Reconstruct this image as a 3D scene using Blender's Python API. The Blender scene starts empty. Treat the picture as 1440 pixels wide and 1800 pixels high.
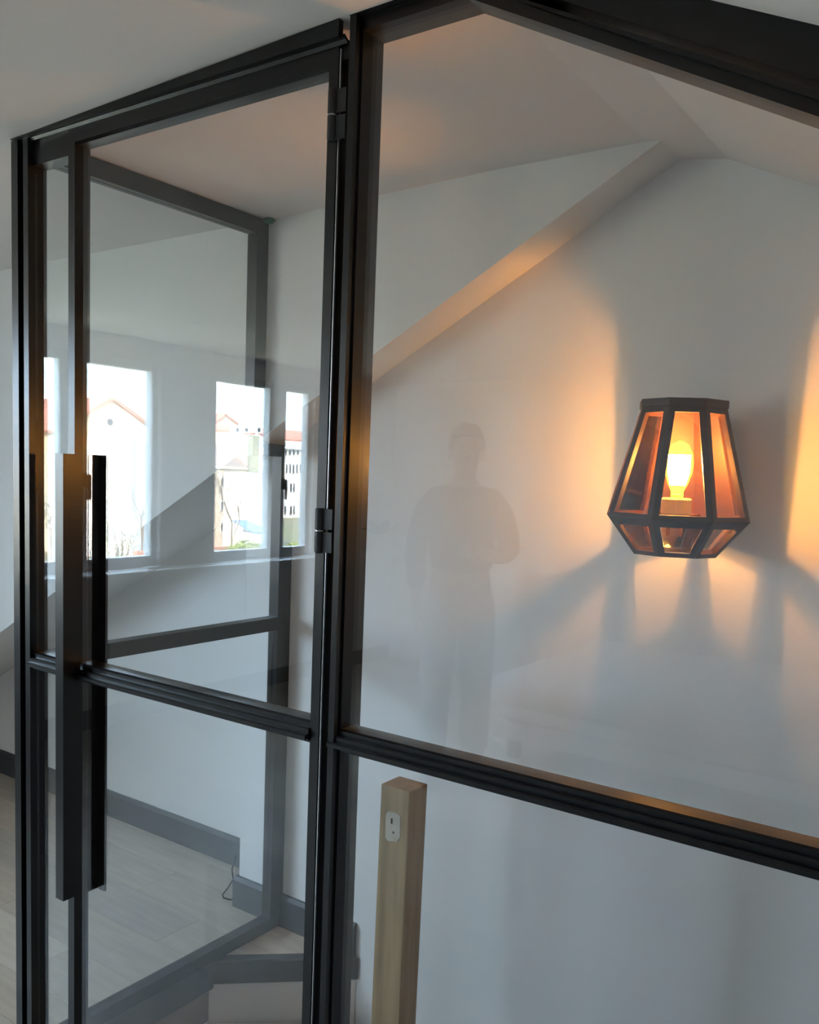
import bpy, bmesh, math, random
from mathutils import Vector, Matrix
random.seed(7)
C = bpy.context.scene.collection
SC = bpy.context.scene
# ------------------------------------------------------------------ camera
F, YAW, PITCH, ROLL, CX, CY = 1574.3, 0.6081, 0.1040, 0.0399, 720.0, 998.0
H = 1.545                                   # lens height above the upper floor
CAM = Vector((0, 0, H))
_f = Vector((-math.sin(YAW)*math.cos(PITCH), math.cos(YAW)*math.cos(PITCH), -math.sin(PITCH)))
_r0 = Vector((math.cos(YAW), math.sin(YAW), 0)); _u0 = _r0.cross(_f)
RT = _r0*math.cos(ROLL) + _u0*math.sin(ROLL); UP = _u0*math.cos(ROLL) - _r0*math.sin(ROLL); FW = _f
cam = bpy.data.cameras.new('camera'); camo = bpy.data.objects.new('camera', cam); C.objects.link(camo)
m = Matrix((RT, UP, -FW)).transposed().to_4x4(); m.translation = CAM; camo.matrix_world = m
cam.sensor_fit = 'HORIZONTAL'; cam.sensor_width = 36; cam.lens = 36*F/1440
cam.shift_x = (720-CX)/1440; cam.shift_y = (CY-900)/1440
cam.clip_start = 0.02; cam.clip_end = 1000
SC.camera = camo
# ------------------------------------------------------------------ light, exposure
SC.view_settings.view_transform = 'Standard'; SC.view_settings.look = 'None'
SC.view_settings.exposure = 1.88; SC.view_settings.gamma = 1.0; SC.view_settings.use_curve_mapping = False
SKY = 10.0
w = bpy.data.worlds.new('sky'); SC.world = w; w.use_nodes = True
bg = w.node_tree.nodes['Background']; bg.inputs[0].default_value = (0.55, 0.77, 1.0, 1); bg.inputs[1].default_value = SKY
sun = bpy.data.lights.new('sun_offscreen', 'SUN'); sun.energy = 24; sun.angle = 0.01; sun.color = (1, .86, .68)
suno = bpy.data.objects.new('sun_offscreen', sun); C.objects.link(suno)
suno.rotation_euler = Vector((0.48, 0.72, 0.50)).to_track_quat('Z', 'Y').to_euler()
def portal(loc, size, direction):
    l = bpy.data.lights.new('window_left_offscreen', 'AREA'); l.shape = 'RECTANGLE'; l.size, l.size_y = size
    l.cycles.is_portal = True
    o = bpy.data.objects.new('window_left_offscreen', l); C.objects.link(o); o.location = loc
    o.rotation_euler = Vector(direction).to_track_quat('-Z', 'Y').to_euler()

# ------------------------------------------------------------------ pixel helpers
def ray(x, y): return RT*((x-CX)/F) - UP*((y-CY)/F) + FW
def at_y(x, y, Y): d = ray(x, y); return CAM + d*(Y/d.y)
def at_x(x, y, X): d = ray(x, y); return CAM + d*(X/d.x)
def at_z(x, y, Z): d = ray(x, y); return CAM + d*((Z-H)/d.z)
YG = 1.272                                  # the glass of the partition
def mir(p): return Vector((p.x, 2*YG-p.y, p.z))
def mx(x, y, X): return mir(at_x(x, y, X))  # a thing seen mirrored in the glass

# ------------------------------------------------------------------ materials
def mat(name, col, rough=.5, metal=0, spec=.5, noise=None, bump=None, emit=None):
    m = bpy.data.materials.new(name); m.use_nodes = True
    n, l = m.node_tree.nodes, m.node_tree.links; b = n['Principled BSDF']
    b.inputs['Base Color'].default_value = (*col, 1); b.inputs['Roughness'].default_value = rough
    b.inputs['Metallic'].default_value = metal; b.inputs['Specular IOR Level'].default_value = spec
    if noise or bump:
        tc = n.new('ShaderNodeTexCoord'); mp = n.new('ShaderNodeMapping'); l.new(tc.outputs['Object'], mp.inputs[0])
    if noise:
        scale, stretch, col2, lo, hi = noise
        mp.inputs['Scale'].default_value = stretch
        t = n.new('ShaderNodeTexNoise'); t.inputs['Scale'].default_value = scale; t.inputs['Detail'].default_value = 6
        l.new(mp.outputs[0], t.inputs[0])
        r = n.new('ShaderNodeValToRGB'); l.new(t.outputs[0], r.inputs[0])
        r.color_ramp.elements[0].position = lo; r.color_ramp.elements[1].position = hi
        r.color_ramp.elements[0].color = (*col, 1); r.color_ramp.elements[1].color = (*col2, 1)
        l.new(r.outputs[0], b.inputs['Base Color'])
    if bump:
        t2 = n.new('ShaderNodeTexNoise'); t2.inputs['Scale'].default_value = bump[0]; t2.inputs['Detail'].default_value = 4
        l.new(tc.outputs['Object'], t2.inputs[0])
        bm_ = n.new('ShaderNodeBump'); bm_.inputs['Strength'].default_value = bump[1]; bm_.inputs['Distance'].default_value = bump[2]
        l.new(t2.outputs[0], bm_.inputs['Height']); l.new(bm_.outputs[0], b.inputs['Normal'])
    if emit:
        b.inputs['Emission Color'].default_value = (*emit[0], 1); b.inputs['Emission Strength'].default_value = emit[1]
    return m

def glass_mat(name, tint, boost=1.0):
    """thin sheet glass: straight transmission plus a mirror reflection after Schlick"""
    m = bpy.data.materials.new(name); m.use_nodes = True
    n, l = m.node_tree.nodes, m.node_tree.links; n.clear()
    out = n.new('ShaderNodeOutputMaterial'); tr = n.new('ShaderNodeBsdfTransparent'); gl = n.new('ShaderNodeBsdfGlossy')
    tr.inputs[0].default_value = (*tint, 1); gl.inputs['Roughness'].default_value = 0.0; gl.inputs[0].default_value = (1, 1, 1, 1)
    g = n.new('ShaderNodeNewGeometry'); d = n.new('ShaderNodeVectorMath'); d.operation = 'DOT_PRODUCT'
    l.new(g.outputs['Incoming'], d.inputs[0]); l.new(g.outputs['Normal'], d.inputs[1])
    a = n.new('ShaderNodeMath'); a.operation = 'ABSOLUTE'; l.new(d.outputs['Value'], a.inputs[0])
    s = n.new('ShaderNodeMath'); s.operation = 'SUBTRACT'; s.inputs[0].default_value = 1; l.new(a.outputs[0], s.inputs[1])
    p = n.new('ShaderNodeMath'); p.operation = 'POWER'; p.inputs[1].default_value = 5; l.new(s.outputs[0], p.inputs[0])
    k = n.new('ShaderNodeMath'); k.operation = 'MULTIPLY_ADD'; l.new(p.outputs[0], k.inputs[0])
    k.inputs[1].default_value = .957*boost; k.inputs[2].default_value = .043*boost
    mx_ = n.new('ShaderNodeMixShader'); l.new(k.outputs[0], mx_.inputs[0]); l.new(tr.outputs[0], mx_.inputs[1]); l.new(gl.outputs[0], mx_.inputs[2])
    l.new(mx_.outputs[0], out.inputs[0]); return m

M = {}
M['white'] = mat('white_paint', (.80, .77, .745), .75, bump=(180, .05, .002))
M['ceil'] = mat('ceiling_paint', (.80, .755, .73), .85, bump=(120, .05, .002))
M['black'] = mat('black_powder_coated_steel', (.0035, .0035, .004), .3, spec=.38)
M['black2'] = mat('matt_black_lacquer', (.022, .021, .022), .5, spec=.35)
M['anth'] = mat('anthracite_skirting', (.045, .05, .056), .5, noise=(9, (1, 1, 1), (.06, .064, .07), .35, .7))
M['glass'] = glass_mat('sheet_glass', (.985, .990, .992), .85)
M['winglass'] = glass_mat('window_glass', (.97, .98, .98), .8)
M['upvc'] = mat('white_window_plastic', (.72, .73, .73), .35)
M['sill'] = mat('white_sill', (.8, .8, .8), .3)
M['newel'] = mat('raw_pine', (.22, .13, .055), .6, noise=(5, (8, 8, .6), (.42, .27, .13), .3, .7), bump=(60, .12, .002))
M['newel_end'] = mat('pine_end_grain', (.36, .225, .11), .7, noise=(30, (1, 1, 1), (.27, .165, .075), .3, .7))
M['filler'] = mat('wood_filler', (.50, .43, .35), .8, noise=(40, (1, 1, 1), (.42, .34, .25), .3, .7))
M['dark'] = mat('dark_hole', (.01, .008, .007), .8)
M['lampwood'] = mat('rusty_brown_wood', (.036, .011, .006), .5, spec=.3, noise=(14, (1, 1, 7), (.075, .024, .012), .3, .75), bump=(70, .15, .001))
M['amber'] = glass_mat('lantern_pane_glass', (.99, .96, .9), 1.0)
M['ceramic'] = mat('cream_ceramic', (.75, .62, .42), .4)
M['bulbglow'] = mat('glowing_filament', (1, .6, .15), .5, emit=((1, .62, .16), 32))
M['chrome'] = mat('highlight_washer_steel', (.55, .56, .58), .3, metal=.9)  # for the imitated highlight on the hinge stile, and the hinge washers
M['green'] = mat('green_foam', (.06, .22, .12), .8, bump=(200, .4, .003))
M['cable'] = mat('black_cable', (.015, .015, .017), .5)

# ------------------------------------------------------------------ mesh helpers
def link(name, bm, m, parent=None, smooth=False, kind=None):
    me = bpy.data.meshes.new(name)
    bmesh.ops.recalc_face_normals(bm, faces=bm.faces[:])
    if parent is not None:
        off = parent_loc(parent); bmesh.ops.translate(bm, verts=bm.verts[:], vec=-off)
    bm.to_mesh(me); bm.free()
    for mm in (m if isinstance(m, (list, tuple)) else [m]): me.materials.append(mm)
    if smooth:
        for p in me.polygons: p.use_smooth = True
    o = bpy.data.objects.new(name, me); C.objects.link(o)
    if parent is not None: o.parent = parent
    if kind: o['kind'] = kind
    return o
def parent_loc(o):
    v = o.location.copy()
    while o.parent: o = o.parent; v += o.location
    return v
def empty(name, loc, label=None, cat=None, group=None, kind=None):
    o = bpy.data.objects.new(name, None); C.objects.link(o); o.location = loc; o.empty_display_size = .05
    tag(o, label, cat, group, kind); return o
def tag(o, label=None, cat=None, group=None, kind=None):
    if label: o['label'] = label
    if cat: o['category'] = cat
    if group: o['group'] = group
    if kind: o['kind'] = kind
    return o
def abox(bm, x0, x1, y0, y1, z0, z1, bev=0):
    v = [bm.verts.new((x, y, z)) for x in (x0, x1) for y in (y0, y1) for z in (z0, z1)]
    fs = [(0,1,3,2),(4,6,7,5),(0,4,5,1),(2,3,7,6),(0,2,6,4),(1,5,7,3)]
    ff = [bm.faces.new([v[i] for i in f]) for f in fs]
    if bev:
        es = list({e for f in ff for e in f.edges})
        bmesh.ops.bevel(bm, geom=es, offset=bev, segments=2, affect='EDGES', profile=.6)
    return v
def box(name, x0, x1, y0, y1, z0, z1, m, parent=None, bev=0, kind=None):
    bm = bmesh.new(); abox(bm, min(x0,x1), max(x0,x1), min(y0,y1), max(y0,y1), min(z0,z1), max(z0,z1), bev)
    return link(name, bm, m, parent, kind=kind)
def aprism(bm, pts, vec, bev=0):
    """closed polygon (3-D points) swept along vec"""
    vec = Vector(vec)
    a = [bm.verts.new(p) for p in pts]; b = [bm.verts.new(Vector(p)+vec) for p in pts]
    n = len(pts); fs = [bm.faces.new(a), bm.faces.new(b[::-1])]
    for i in range(n): fs.append(bm.faces.new((a[i], b[i], b[(i+1) % n], a[(i+1) % n])))
    if bev:
        es = list({e for f in fs for e in f.edges}); bmesh.ops.bevel(bm, geom=es, offset=bev, segments=1, affect='EDGES')
def prism(name, pts, vec, m, parent=None, bev=0, kind=None):
    bm = bmesh.new(); aprism(bm, pts, vec, bev); return link(name, bm, m, parent, kind=kind)
def vbar(name, xy, z0, z1, m, parent=None, kind=None):        # cross-section in plan, extruded upwards
    return prism(name, [(x, y, z0) for x, y in xy], (0, 0, z1-z0), m, parent, kind=kind)
def xbar(name, yz, x0, x1, m, parent=None, kind=None):        # cross-section in y,z swept along x
    return prism(name, [(x0, y, z) for y, z in yz], (x1-x0, 0, 0), m, parent, kind=kind)
def alathe(bm, prof, seg, c=(0, 0, 0), caps=True):
    rings = []
    for r, z in prof:
        rings.append([bm.verts.new((c[0]+r*math.cos(2*math.pi*i/seg), c[1]+r*math.sin(2*math.pi*i/seg), c[2]+z)) for i in range(seg)])
    for a, b in zip(rings, rings[1:]):
        for i in range(seg): bm.faces.new((a[i], a[(i+1) % seg], b[(i+1) % seg], b[i]))
    if caps: bm.faces.new(rings[0][::-1]); bm.faces.new(rings[-1])
def lathe(name, prof, seg, m, parent=None, c=(0, 0, 0), smooth=True):
    bm = bmesh.new(); alathe(bm, prof, seg, c); return link(name, bm, m, parent, smooth)
def atube(bm, pts, r, seg=6):
    pts = [Vector(p) for p in pts]; rings = []
    rs = r if isinstance(r, (list, tuple)) else [r]*len(pts)
    for i, p in enumerate(pts):
        d = (pts[min(i+1, len(pts)-1)]-pts[max(i-1, 0)]).normalized()
        s = Vector((0, 0, 1)) if abs(d.z) < .9 else Vector((1, 0, 0))
        a = d.cross(s).normalized(); b = d.cross(a)
        rings.append([bm.verts.new(p+(a*math.cos(2*math.pi*k/seg)+b*math.sin(2*math.pi*k/seg))*rs[i]) for k in range(seg)])
    for u, v in zip(rings, rings[1:]):
        for k in range(seg): bm.faces.new((u[k], u[(k+1) % seg], v[(k+1) % seg], v[k]))
    bm.faces.new(rings[0][::-1]); bm.faces.new(rings[-1])

# ------------------------------------------------------------------ the room
XW, YB, XR = -4.4, -3.5, 2.4                # window wall, rear wall, knee wall
YU, YL, YF2 = 2.03, 2.17, 2.40              # overhanging upper wall, lamp wall, far wall
XS, XE = -2.0, -2.19                        # side panel, free end of the lamp wall
CZ = [(XW-.2, 2.27), (-2.0, 2.291), (-1.2, 2.316), (-.80, 2.318), (-.66, 2.298)]
def zc(x):
    for (a, za), (b, zb) in zip(CZ, CZ[1:]):
        if x <= b: return za+(zb-za)*(x-a)/(b-a)
    return 2.298-.47*(x+.66)
# ceiling: flat, a soft kink, then the roof slope
xs = [p[0] for p in CZ]+[XR+.2]
prism('ceiling', [(x, YB-.2, zc(x)) for x in xs]+[(x, YB-.2, zc(x)+.16) for x in xs[::-1]], (0, YF2+.4-YB, 0), M['ceil'], kind='structure')
# window wall (left of the camera, seen mirrored in the glass)
ztop, zbot = mx(330, 661, XW).z, mx(330, 974, XW).z
def yr(px): return mx(px, 800, XW).y
WIN = []                                    # (y_high, y_low) of each pane opening
w2 = (yr(160), yr(272)); w3 = (yr(385), yr(478)); w4 = (yr(507), yr(545)); w1 = (yr(110)+.48, yr(110))
WIN = [w1, w2, w3, w4]
FR = .045                                   # visible sash width
def wall_with_holes_x(name, x0, x1, ya, yb, z0, z1, holes):
    bm = bmesh.new(); holes = sorted(holes); y = ya
    for (h0, h1, hz0, hz1) in holes:
        abox(bm, x0, x1, y, h0, z0, z1)
        abox(bm, x0, x1, h0, h1, z0, hz0); abox(bm, x0, x1, h0, h1, hz1, z1); y = h1
    abox(bm, x0, x1, y, yb, z0, z1)
    return link(name, bm, M['white'], kind='structure')
pairs = [(w2[1], w1[0]), (w4[1], w3[0])]    # two double windows
holes = [(a-FR, b+FR, zbot-FR-.02, ztop+FR) for a, b in pairs]
wall_with_holes_x('wall_left', XW-.11, XW, YB-.2, YF2+.2, -.2, 2.45, holes)
for i, ((a, b), (p, q)) in enumerate(zip(pairs, ((w1, w2), (w3, w4)))):
    win = empty('window_%d' % (i+1), (XW-.06, (a+b)/2, zbot-FR), kind='structure')
    X0, X1 = XW-.09, XW-.03
    bm = bmesh.new()
    abox(bm, X0, X1, a-FR, b+FR, zbot-FR-.02, zbot); abox(bm, X0, X1, a-FR, b+FR, ztop, ztop+FR)
    abox(bm, X0, X1, a-FR, a, zbot, ztop); abox(bm, X0, X1, b, b+FR, zbot, ztop); abox(bm, X0, X1, q[0], p[1], zbot, ztop)
    link('window_frame', bm, M['upvc'], win)
    for (hi, lo) in (p, q):
        box('pane', X0+.025, X0+.031, lo-.005, hi+.005, zbot-.005, ztop+.005, M['winglass'], win)
    yh = q[0]+.02
    bm = bmesh.new(); abox(bm, X1, X1+.012, yh-.015, yh+.015, 1.40, 1.48, .003); abox(bm, X1+.012, X1+.04, yh-.009, yh+.009, 1.452, 1.47); abox(bm, X1+.03, X1+.042, yh-.009, yh+.009, 1.33, 1.47, .004)
    link('window_handle', bm, M['black2'], win)
    portal((XW-.13, (a+b)/2, (zbot+ztop)/2), (b-a+.1, ztop-zbot+.1), (1, 0, 0))
sz = zbot-FR-.02
sillo = box('trim_1', XW, XW+.16, yr(575), yr(60)+.5, sz-.035, sz, M['sill'], bev=.006, kind='structure')
tag(sillo, 'white window sill board running under the double windows')
# rear wall and right knee wall
box('wall_back', XW-.2, XR+.2, YB-.12, YB, -.2, 2.45, M['white'], kind='structure')
box('wall_right', XR, XR+.2, YB-.2, YF2+.2, -2.9, 1.2, M['white'], kind='structure')
# the upper wall overhangs: its lower edge climbs along the roof line
def zd(x): return 1.861+.553*(x+1.59)       # height of the sloping lower edge
xa, xt = XW-.1, -.768
xk = -1.59+(.0-1.861)/.553                  # where that edge would reach the floor
prism('wall_far_upper', [(max(xa, xk), YU, max(zd(xa), 0)), (xt, YU, zd(xt)), (xt, YU, 2.42), (xa, YU, 2.42)], (0, YF2-YU+.1, 0), M['white'], kind='structure')
box('wall_far', XW-.1, XE, YF2, YF2+.2, -.2, 2.45, M['white'], kind='structure')
box('wall_stairwell', XE, XR+.1, YL, YF2+.2, -2.9, 2.45, M['white'], kind='structure')
# skirting boards
def skirt(name, pts):                       # run of a skirting board with a slanted top, pts in plan, wall on the left of travel
    bm = bmesh.new(); prof = [(0, 0), (.016, 0), (.016, .098), (.009, .112), (0, .112)]
    rows = []
    n = len(pts)
    for i, p in enumerate(pts):
        p = Vector((p[0], p[1], 0)); d0 = (p-Vector((*pts[i-1], 0))).normalized() if i else None
        d1 = (Vector((*pts[i+1], 0))-p).normalized() if i < n-1 else None
        nn = [Vector((d.y, -d.x, 0)) for d in (d0, d1) if d]
        nv = (nn[0]+nn[-1]); nv = nv/(nv.dot(nn[0]))
        rows.append([bm.verts.new(p+nv*a+Vector((0, 0, z))) for a, z in prof])
    for a, b in zip(rows, rows[1:]):
        for k in range(len(prof)): bm.faces.new((a[k], a[(k+1) % 5], b[(k+1) % 5], b[k]))
    bm.faces.new(rows[0]); bm.faces.new(rows[-1][::-1])
    return link(name, bm, M['anth'], kind='structure')
skirt('baseboard_far', [(XW, YF2), (XE-.004, YF2)])
skirt('baseboard_stairwell', [(XE, YF2-.02), (XE, YL), (-1.66, YL)])
skirt('baseboard_left', [(XW, YB), (XW, YF2)])

# ------------------------------------------------------------------ floor with its planks
YP = 1.33                                   # rear face of the partition
floor = empty('floor', (0, 0, 0), kind='structure')
bm = bmesh.new()
abox(bm, XW, XR, YB, YP-.02, -.2, -.012); abox(bm, XW, XS+.0, YP-.02, YF2, -.2, -.012)
link('subfloor', bm, mat('screed', (.25, .23, .21), .9), floor)
PM = []
for i, (a, b) in enumerate((((.46, .385, .31), (.35, .285, .225)), ((.50, .43, .36), (.40, .335, .27)), ((.40, .34, .285), (.32, .265, .22)), ((.53, .455, .375), (.43, .36, .285)))):
    a = tuple(1.35*v for v in a); b = tuple(1.25*v for v in b)
    PM.append(mat('oak_vinyl_%d' % i, b, .42, noise=(4, (1.0, 8, 1), a, .2, .85), bump=(40, .05, .001)))
PWID, PLEN = .19, 1.28
pm = {}
def plank(x0, x1, y0, y1, k):
    key = (round(x1-x0, 3), round(y1-y0, 3), k)
    if key not in pm:
        b_ = bmesh.new(); abox(b_, .0008, x1-x0-.0008, .0008, y1-y0-.0008, -.012, 0)
        me = bpy.data.meshes.new('plank'); b_.to_mesh(me); b_.free(); me.materials.append(PM[k]); pm[key] = me
    o = bpy.data.objects.new('plank', pm[key]); C.objects.link(o); o.parent = floor; o.location = (x0, y0, 0)
y = YF2; row = 0
while y > YB:
    y0 = max(y-PWID, YB); x = XW - [.15, .72, .38, .98, .55][row % 5]
    lim = XS if (y0+y)/2 > YP-.1 else XR
    if y0 < YP-.02 < y and lim == XS: y0 = YP-.02
    while x < lim:
        xa, xb = max(x, XW), min(x+PLEN, lim)
        if xb-xa > .02: plank(xa, xb, y0, y, random.randrange(4))
        x += PLEN
    y = y0; row += 1
# winder landing in the corner behind the door
N0, N1 = Vector((XS+.002, at_z(383, 1693, 0).y-.01, 0)), Vector((-1.655, YL-.003, 0))
nd = (N1-N0).normalized(); nn = Vector((nd.y, -nd.x, 0))           # faces the stairwell
stair = empty('staircase', (XS, YL, 0), 'white winder staircase going down behind the glass partition', 'staircase')
ym = (N0.y+YL)/2; xm = (N0+(N1-N0)*((ym-N0.y)/(N1.y-N0.y))).x
prism('landing_board', [(XS, N0.y, -.03), (xm-.001, ym-.001, -.03), (XS, ym-.001, -.03)], (0, 0, .03), PM[1], stair)
prism('landing_board', [(XS, ym+.001, -.03), (xm, ym+.001, -.03), (N1.x, YL-.003, -.03), (XS, YL-.003, -.03)], (0, 0, .03), PM[3], stair)
# dark nosings
def nosing(name, a, b, n, parent, h=.072, kind=None):
    pts = [a+Vector((0, .045, 0)), b-Vector((.04, 0, 0)), b+Vector((.014, 0, 0)), a-Vector((0, .016, 0))]
    bm = bmesh.new(); aprism(bm, [p+Vector((0, 0, -h)) for p in pts], (0, 0, h+.004), .004)
    return link(name, bm, M['anth'], parent, kind=kind)
nosing('nosing', N0, N1, nn, stair)
prism('riser', [N0, N1, N1-Vector((.04, 0, 0)), N0+Vector((0, .045, 0))], (0, 0, -.6), M['white'], stair).location.z -= .072
zt = -.205
prism('tread', [N0+nn*.002+Vector((0, 0, zt)), Vector((N1.x+.02, YL-.03, zt)), Vector((-1.42, YL-.03, zt)), Vector((-1.42, YP, zt)), Vector((XS+.0, YP, zt))], (0, 0, -.04), M['white'], stair)
for k in range(1, 12):
    xk0 = -1.42+.235*(k-1); zk = -.205*(k+1)
    box('riser', xk0-.02, xk0, YP, YL-.03, zk, zk+.165, M['white'], stair)
    box('tread', xk0-.0, xk0+.235, YP, YL-.03, zk-.04, zk, M['white'], stair)
box('wall_stair_side', XS-.02, XR, YP-.06, YP-.001, -2.9, -.012, M['white'], kind='structure')
box('wall_stair_end', XS-.06, XS-.001, YP-.06, YL+.05, -2.9, -.012, M['white'], kind='structure')
box('floor_light_block', XS-.1, XR+.1, YP-.1, YL+.1, -2.95, -2.85, M['white'], kind='structure')  # unseen slab, added to keep daylight from leaking in below the stairs
edge = box('trim_2', XS-.001, XS+.012, YP, N0.y+.03, -.092, .002, M['anth'], bev=.003, kind='structure')
tag(edge, 'anthracite edge board along the floor opening below the glass side panel')

# ------------------------------------------------------------------ the steel and glass partition
BK = M['black']
Y0, Y1 = 1.245, 1.318                        # front and back of the fixed frame
def fx(px, py=1150, Y=Y0): return at_y(px, py, Y).x
part = empty('glass_partition', (-1.0, 1.28, 0), 'black steel framed glass partition with sloping top beside the glass door', 'glass partition')
zb, zt_ = at_y(900, 1391, YG).z, at_y(900, 1349, YG).z       # glazing bar below and above
ZB0, ZB1 = 1.030, 1.072
GT = at_y(668, 78, Y1).z+.0                  # glass top over the fixed panel
# left jamb, stepped
a, b, c_, d = fx(25), fx(35.5), fx(42), fx(50)
vbar('jamb', [(a, Y0), (b, Y0), (b, Y0+.02), (c_, Y0+.02), (c_, Y0+.004), (d, Y0+.004), (d, 1.262), (d-.004, 1.262), (d-.004, 1.300), (a, 1.300)], 0, 2.286, BK, part)
XJ = d
# hinge-side post between door and fixed panel
pa, pb, pc = fx(567, 1250), fx(578, 1250), fx(588, 1250)
zh = at_y(300, 160, Y0).z                    # lower edge of the trim / upper edge of the head frame
vbar('post', [(pb, Y0), (pc, Y0), (pc, YG-.012), (pc+.004, YG-.012), (pc+.004, Y1), (pb, Y1)], 0, zc(pa)-.001, BK, part)
box('rebate', pa, pb, Y0+.035, Y1, 0, zh, BK, part)
XP = pc+.004
# right post of the fixed panel
XQ = 1.05
zs = lambda x: 2.298-.47*(x+.66)             # ceiling slope
vbar('post', [(XQ, Y0), (XQ+.05, Y0), (XQ+.05, Y1), (XQ, Y1)], 0, zs(XQ+.05), BK, part)
# top rail of the fixed panel: level piece and slope
g0 = at_y(668, 78, Y1); g1 = at_y(852, 25, Y1); g2 = at_y(1440, 228, Y1)
sl = (g2.z-g1.z)/(g2.x-g1.x)
def gz(x): return g1.z+sl*(x-g1.x)
zl = (g0.z+g1.z)/2
def rail(name, off, ya, yb, top):            # a strip following the glass edge, off above it
    bm = bmesh.new()
    lo = [(pc, zl+off), (g1.x, zl+off), (XQ, gz(XQ)+off)]
    hi = [(pc, top(pc)), (g1.x, top(g1.x)), (XQ, top(XQ))]
    for (p, q, r_, s_) in ((lo[0], lo[1], hi[1], hi[0]), (lo[1], lo[2], hi[2], hi[1])):
        aprism(bm, [(p[0], ya, p[1]), (q[0], ya, q[1]), (r_[0], ya, r_[1]), (s_[0], ya, s_[1])], (0, yb-ya, 0))
    bmesh.ops.remove_doubles(bm, verts=bm.verts[:], dist=1e-5)
    return link(name, bm, BK, part)
def tceil(x): return zc(x)-.001 if x < -.8 else min(zc(x)-.001, 2.318)
rail('top_rail', 0, YG-.012, Y1, lambda x: tceil(x) if x < -.7 else gz(x)+.05)
rail('rail_lip', .018, Y0+.008, YG-.012, lambda x: tceil(x) if x < -.7 else gz(x)+.05)
prism('filler_board', [(g1.x-.02, Y0-.004, gz(g1.x)+.045), (XQ, Y0-.004, gz(XQ)+.045), (XQ, Y0-.004, zc(XQ)), (-.66, Y0-.004, zc(-.66)), (-.80, Y0-.004, zc(-.80)), (g1.x-.02, Y0-.004, zc(g1.x))], (0, Y1-Y0, 0), BK, part)
box('ceiling_trim', pb, g1.x, Y0-.002, Y0+.008, zl+.036, zc(pc)-.001, BK, part)
# glazing bars
def gbar(name, x0, x1, xl0, xl1, parent, dy=0, z0=ZB0, z1=ZB1):
    h_ = z1-z0
    bm = bmesh.new()
    def sect(yz, xa, xb): aprism(bm, [(xa, yy+dy, zz) for yy, zz in yz], (xb-xa, 0, 0))
    sect([(1.258, z0), (1.300, z0), (1.300, z1), (1.262, z1), (1.258, z1-.003)], x0, x1)
    sect([(1.249, z0+.007), (1.259, z0+.004), (1.259, z1-.012), (1.2515, z1-.012), (1.249, z1-.0145)], (x0+xl0)/2, x1)
    sect([(1.239, z0+.010), (1.250, z0+.010), (1.250, z1-.023), (1.2415, z1-.023), (1.239, z1-.0255)], xl0, xl1)
    return link(name, bm, BK, parent)
gbar('glazing_bar', XP, XQ, pc-.012, XQ, part)
# glass of the fixed panel, upper (with the gable) and lower pane
def pane(name, pts, m, parent, t=.006): return prism(name, [(x, YG-t/2, z) for x, z in pts], (0, t, 0), m, parent)
pane('pane', [(XP-.003, ZB1-.004), (XQ, ZB1-.004), (XQ, gz(XQ)+.01), (g1.x, zl+.01), (XP-.003, zl+.01)], M['glass'], part)
pane('pane', [(XP-.003, .05), (XQ, .05), (XQ, ZB0+.004), (XP-.003, ZB0+.004)], M['glass'], part)
box('bottom_rail', XP, XQ, 1.258, 1.30, 0, .055, BK, part)
# side light left of the door leaf
XSL = fx(121.5, 300, 1.26)                   # door stile, left edge
gbar('glazing_bar', XJ, XSL-.004, XJ-.002, XSL-.004, part)
DG = at_y(370, 200, YG+.02).z                # door glass top
pane('pane', [(XJ-.003, ZB1-.004), (XSL-.004, ZB1-.004), (XSL-.004, DG+.03), (XJ-.003, DG+.03)], M['glass'], part)
pane('pane', [(XJ-.003, .05), (XSL-.004, .05), (XSL-.004, ZB0+.004), (XJ-.003, ZB0+.004)], M['glass'], part)
box('bottom_rail', XJ, XSL-.004, 1.258, 1.30, 0, .055, BK, part)
# head over the door
xh1 = fx(601, 60, Y0)
xbar('head', [(Y0+.004, DG+.046), (Y0+.012, DG+.034), (Y0+.02, DG+.034), (Y0+.02, DG+.012), (1.30, DG+.012), (1.30, zh), (Y0+.004, zh)], b, pa+.001, BK, part)
prism('ceiling_trim', [(a+.004, Y0-.004, zh+.001), (xh1-.004, Y0-.004, zh+.001), (xh1-.004, Y0-.004, zc(xh1)-.0005), (a+.004, Y0-.004, zc(a)-.0005)], (0, .012, 0), BK, part)
box('side_light_rail', XJ, XSL-.004, 1.262, 1.30, DG-.02, DG+.014, BK, part)

# ------------------------------------------------------------------ the glass door
door = empty('door_1', (pa, 1.28, .01), kind='structure')
tag(door, 'black steel glass door with long flat pull handles')
DY0, DY1 = 1.258, 1.298
XD1 = fx(561, 1255, DY0)                     # hinge stile, right edge of its face
XD0 = fx(546, 1255, DY0)
xs1 = XSL+.024
vbar('stile', [(XSL, DY0), (xs1, DY0), (xs1, DY1), (XSL, DY1)], .012, DG+.034, BK, door)
vbar('stile', [(XD0, DY0), (XD1, DY0), (XD1, DY1), (XD0, DY1)], .012, DG+.034, BK, door)
st = box('edge_highlight', XD1+.001, XD1+.0035, DY0+.002, DY0+.006, .012, DG+.03, M['chrome'], door)  # bright strip added to imitate the highlight along the stile edge
tag(st, 'thin bright steel strip imitating the highlight on the hinge stile edge')
xbar('top_rail', [(DY0, DG+.004), (DY0+.008, DG), (DY1, DG), (DY1, DG+.034), (DY0, DG+.034)], xs1, XD0, BK, door)
xbar('bottom_rail', [(DY0, .012), (DY1, .012), (DY1, .07), (DY0, .07)], xs1, XD0, BK, door)
gbar('glazing_bar', xs1, XD0, xs1-.006, XD0, door, dy=.004)
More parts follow.
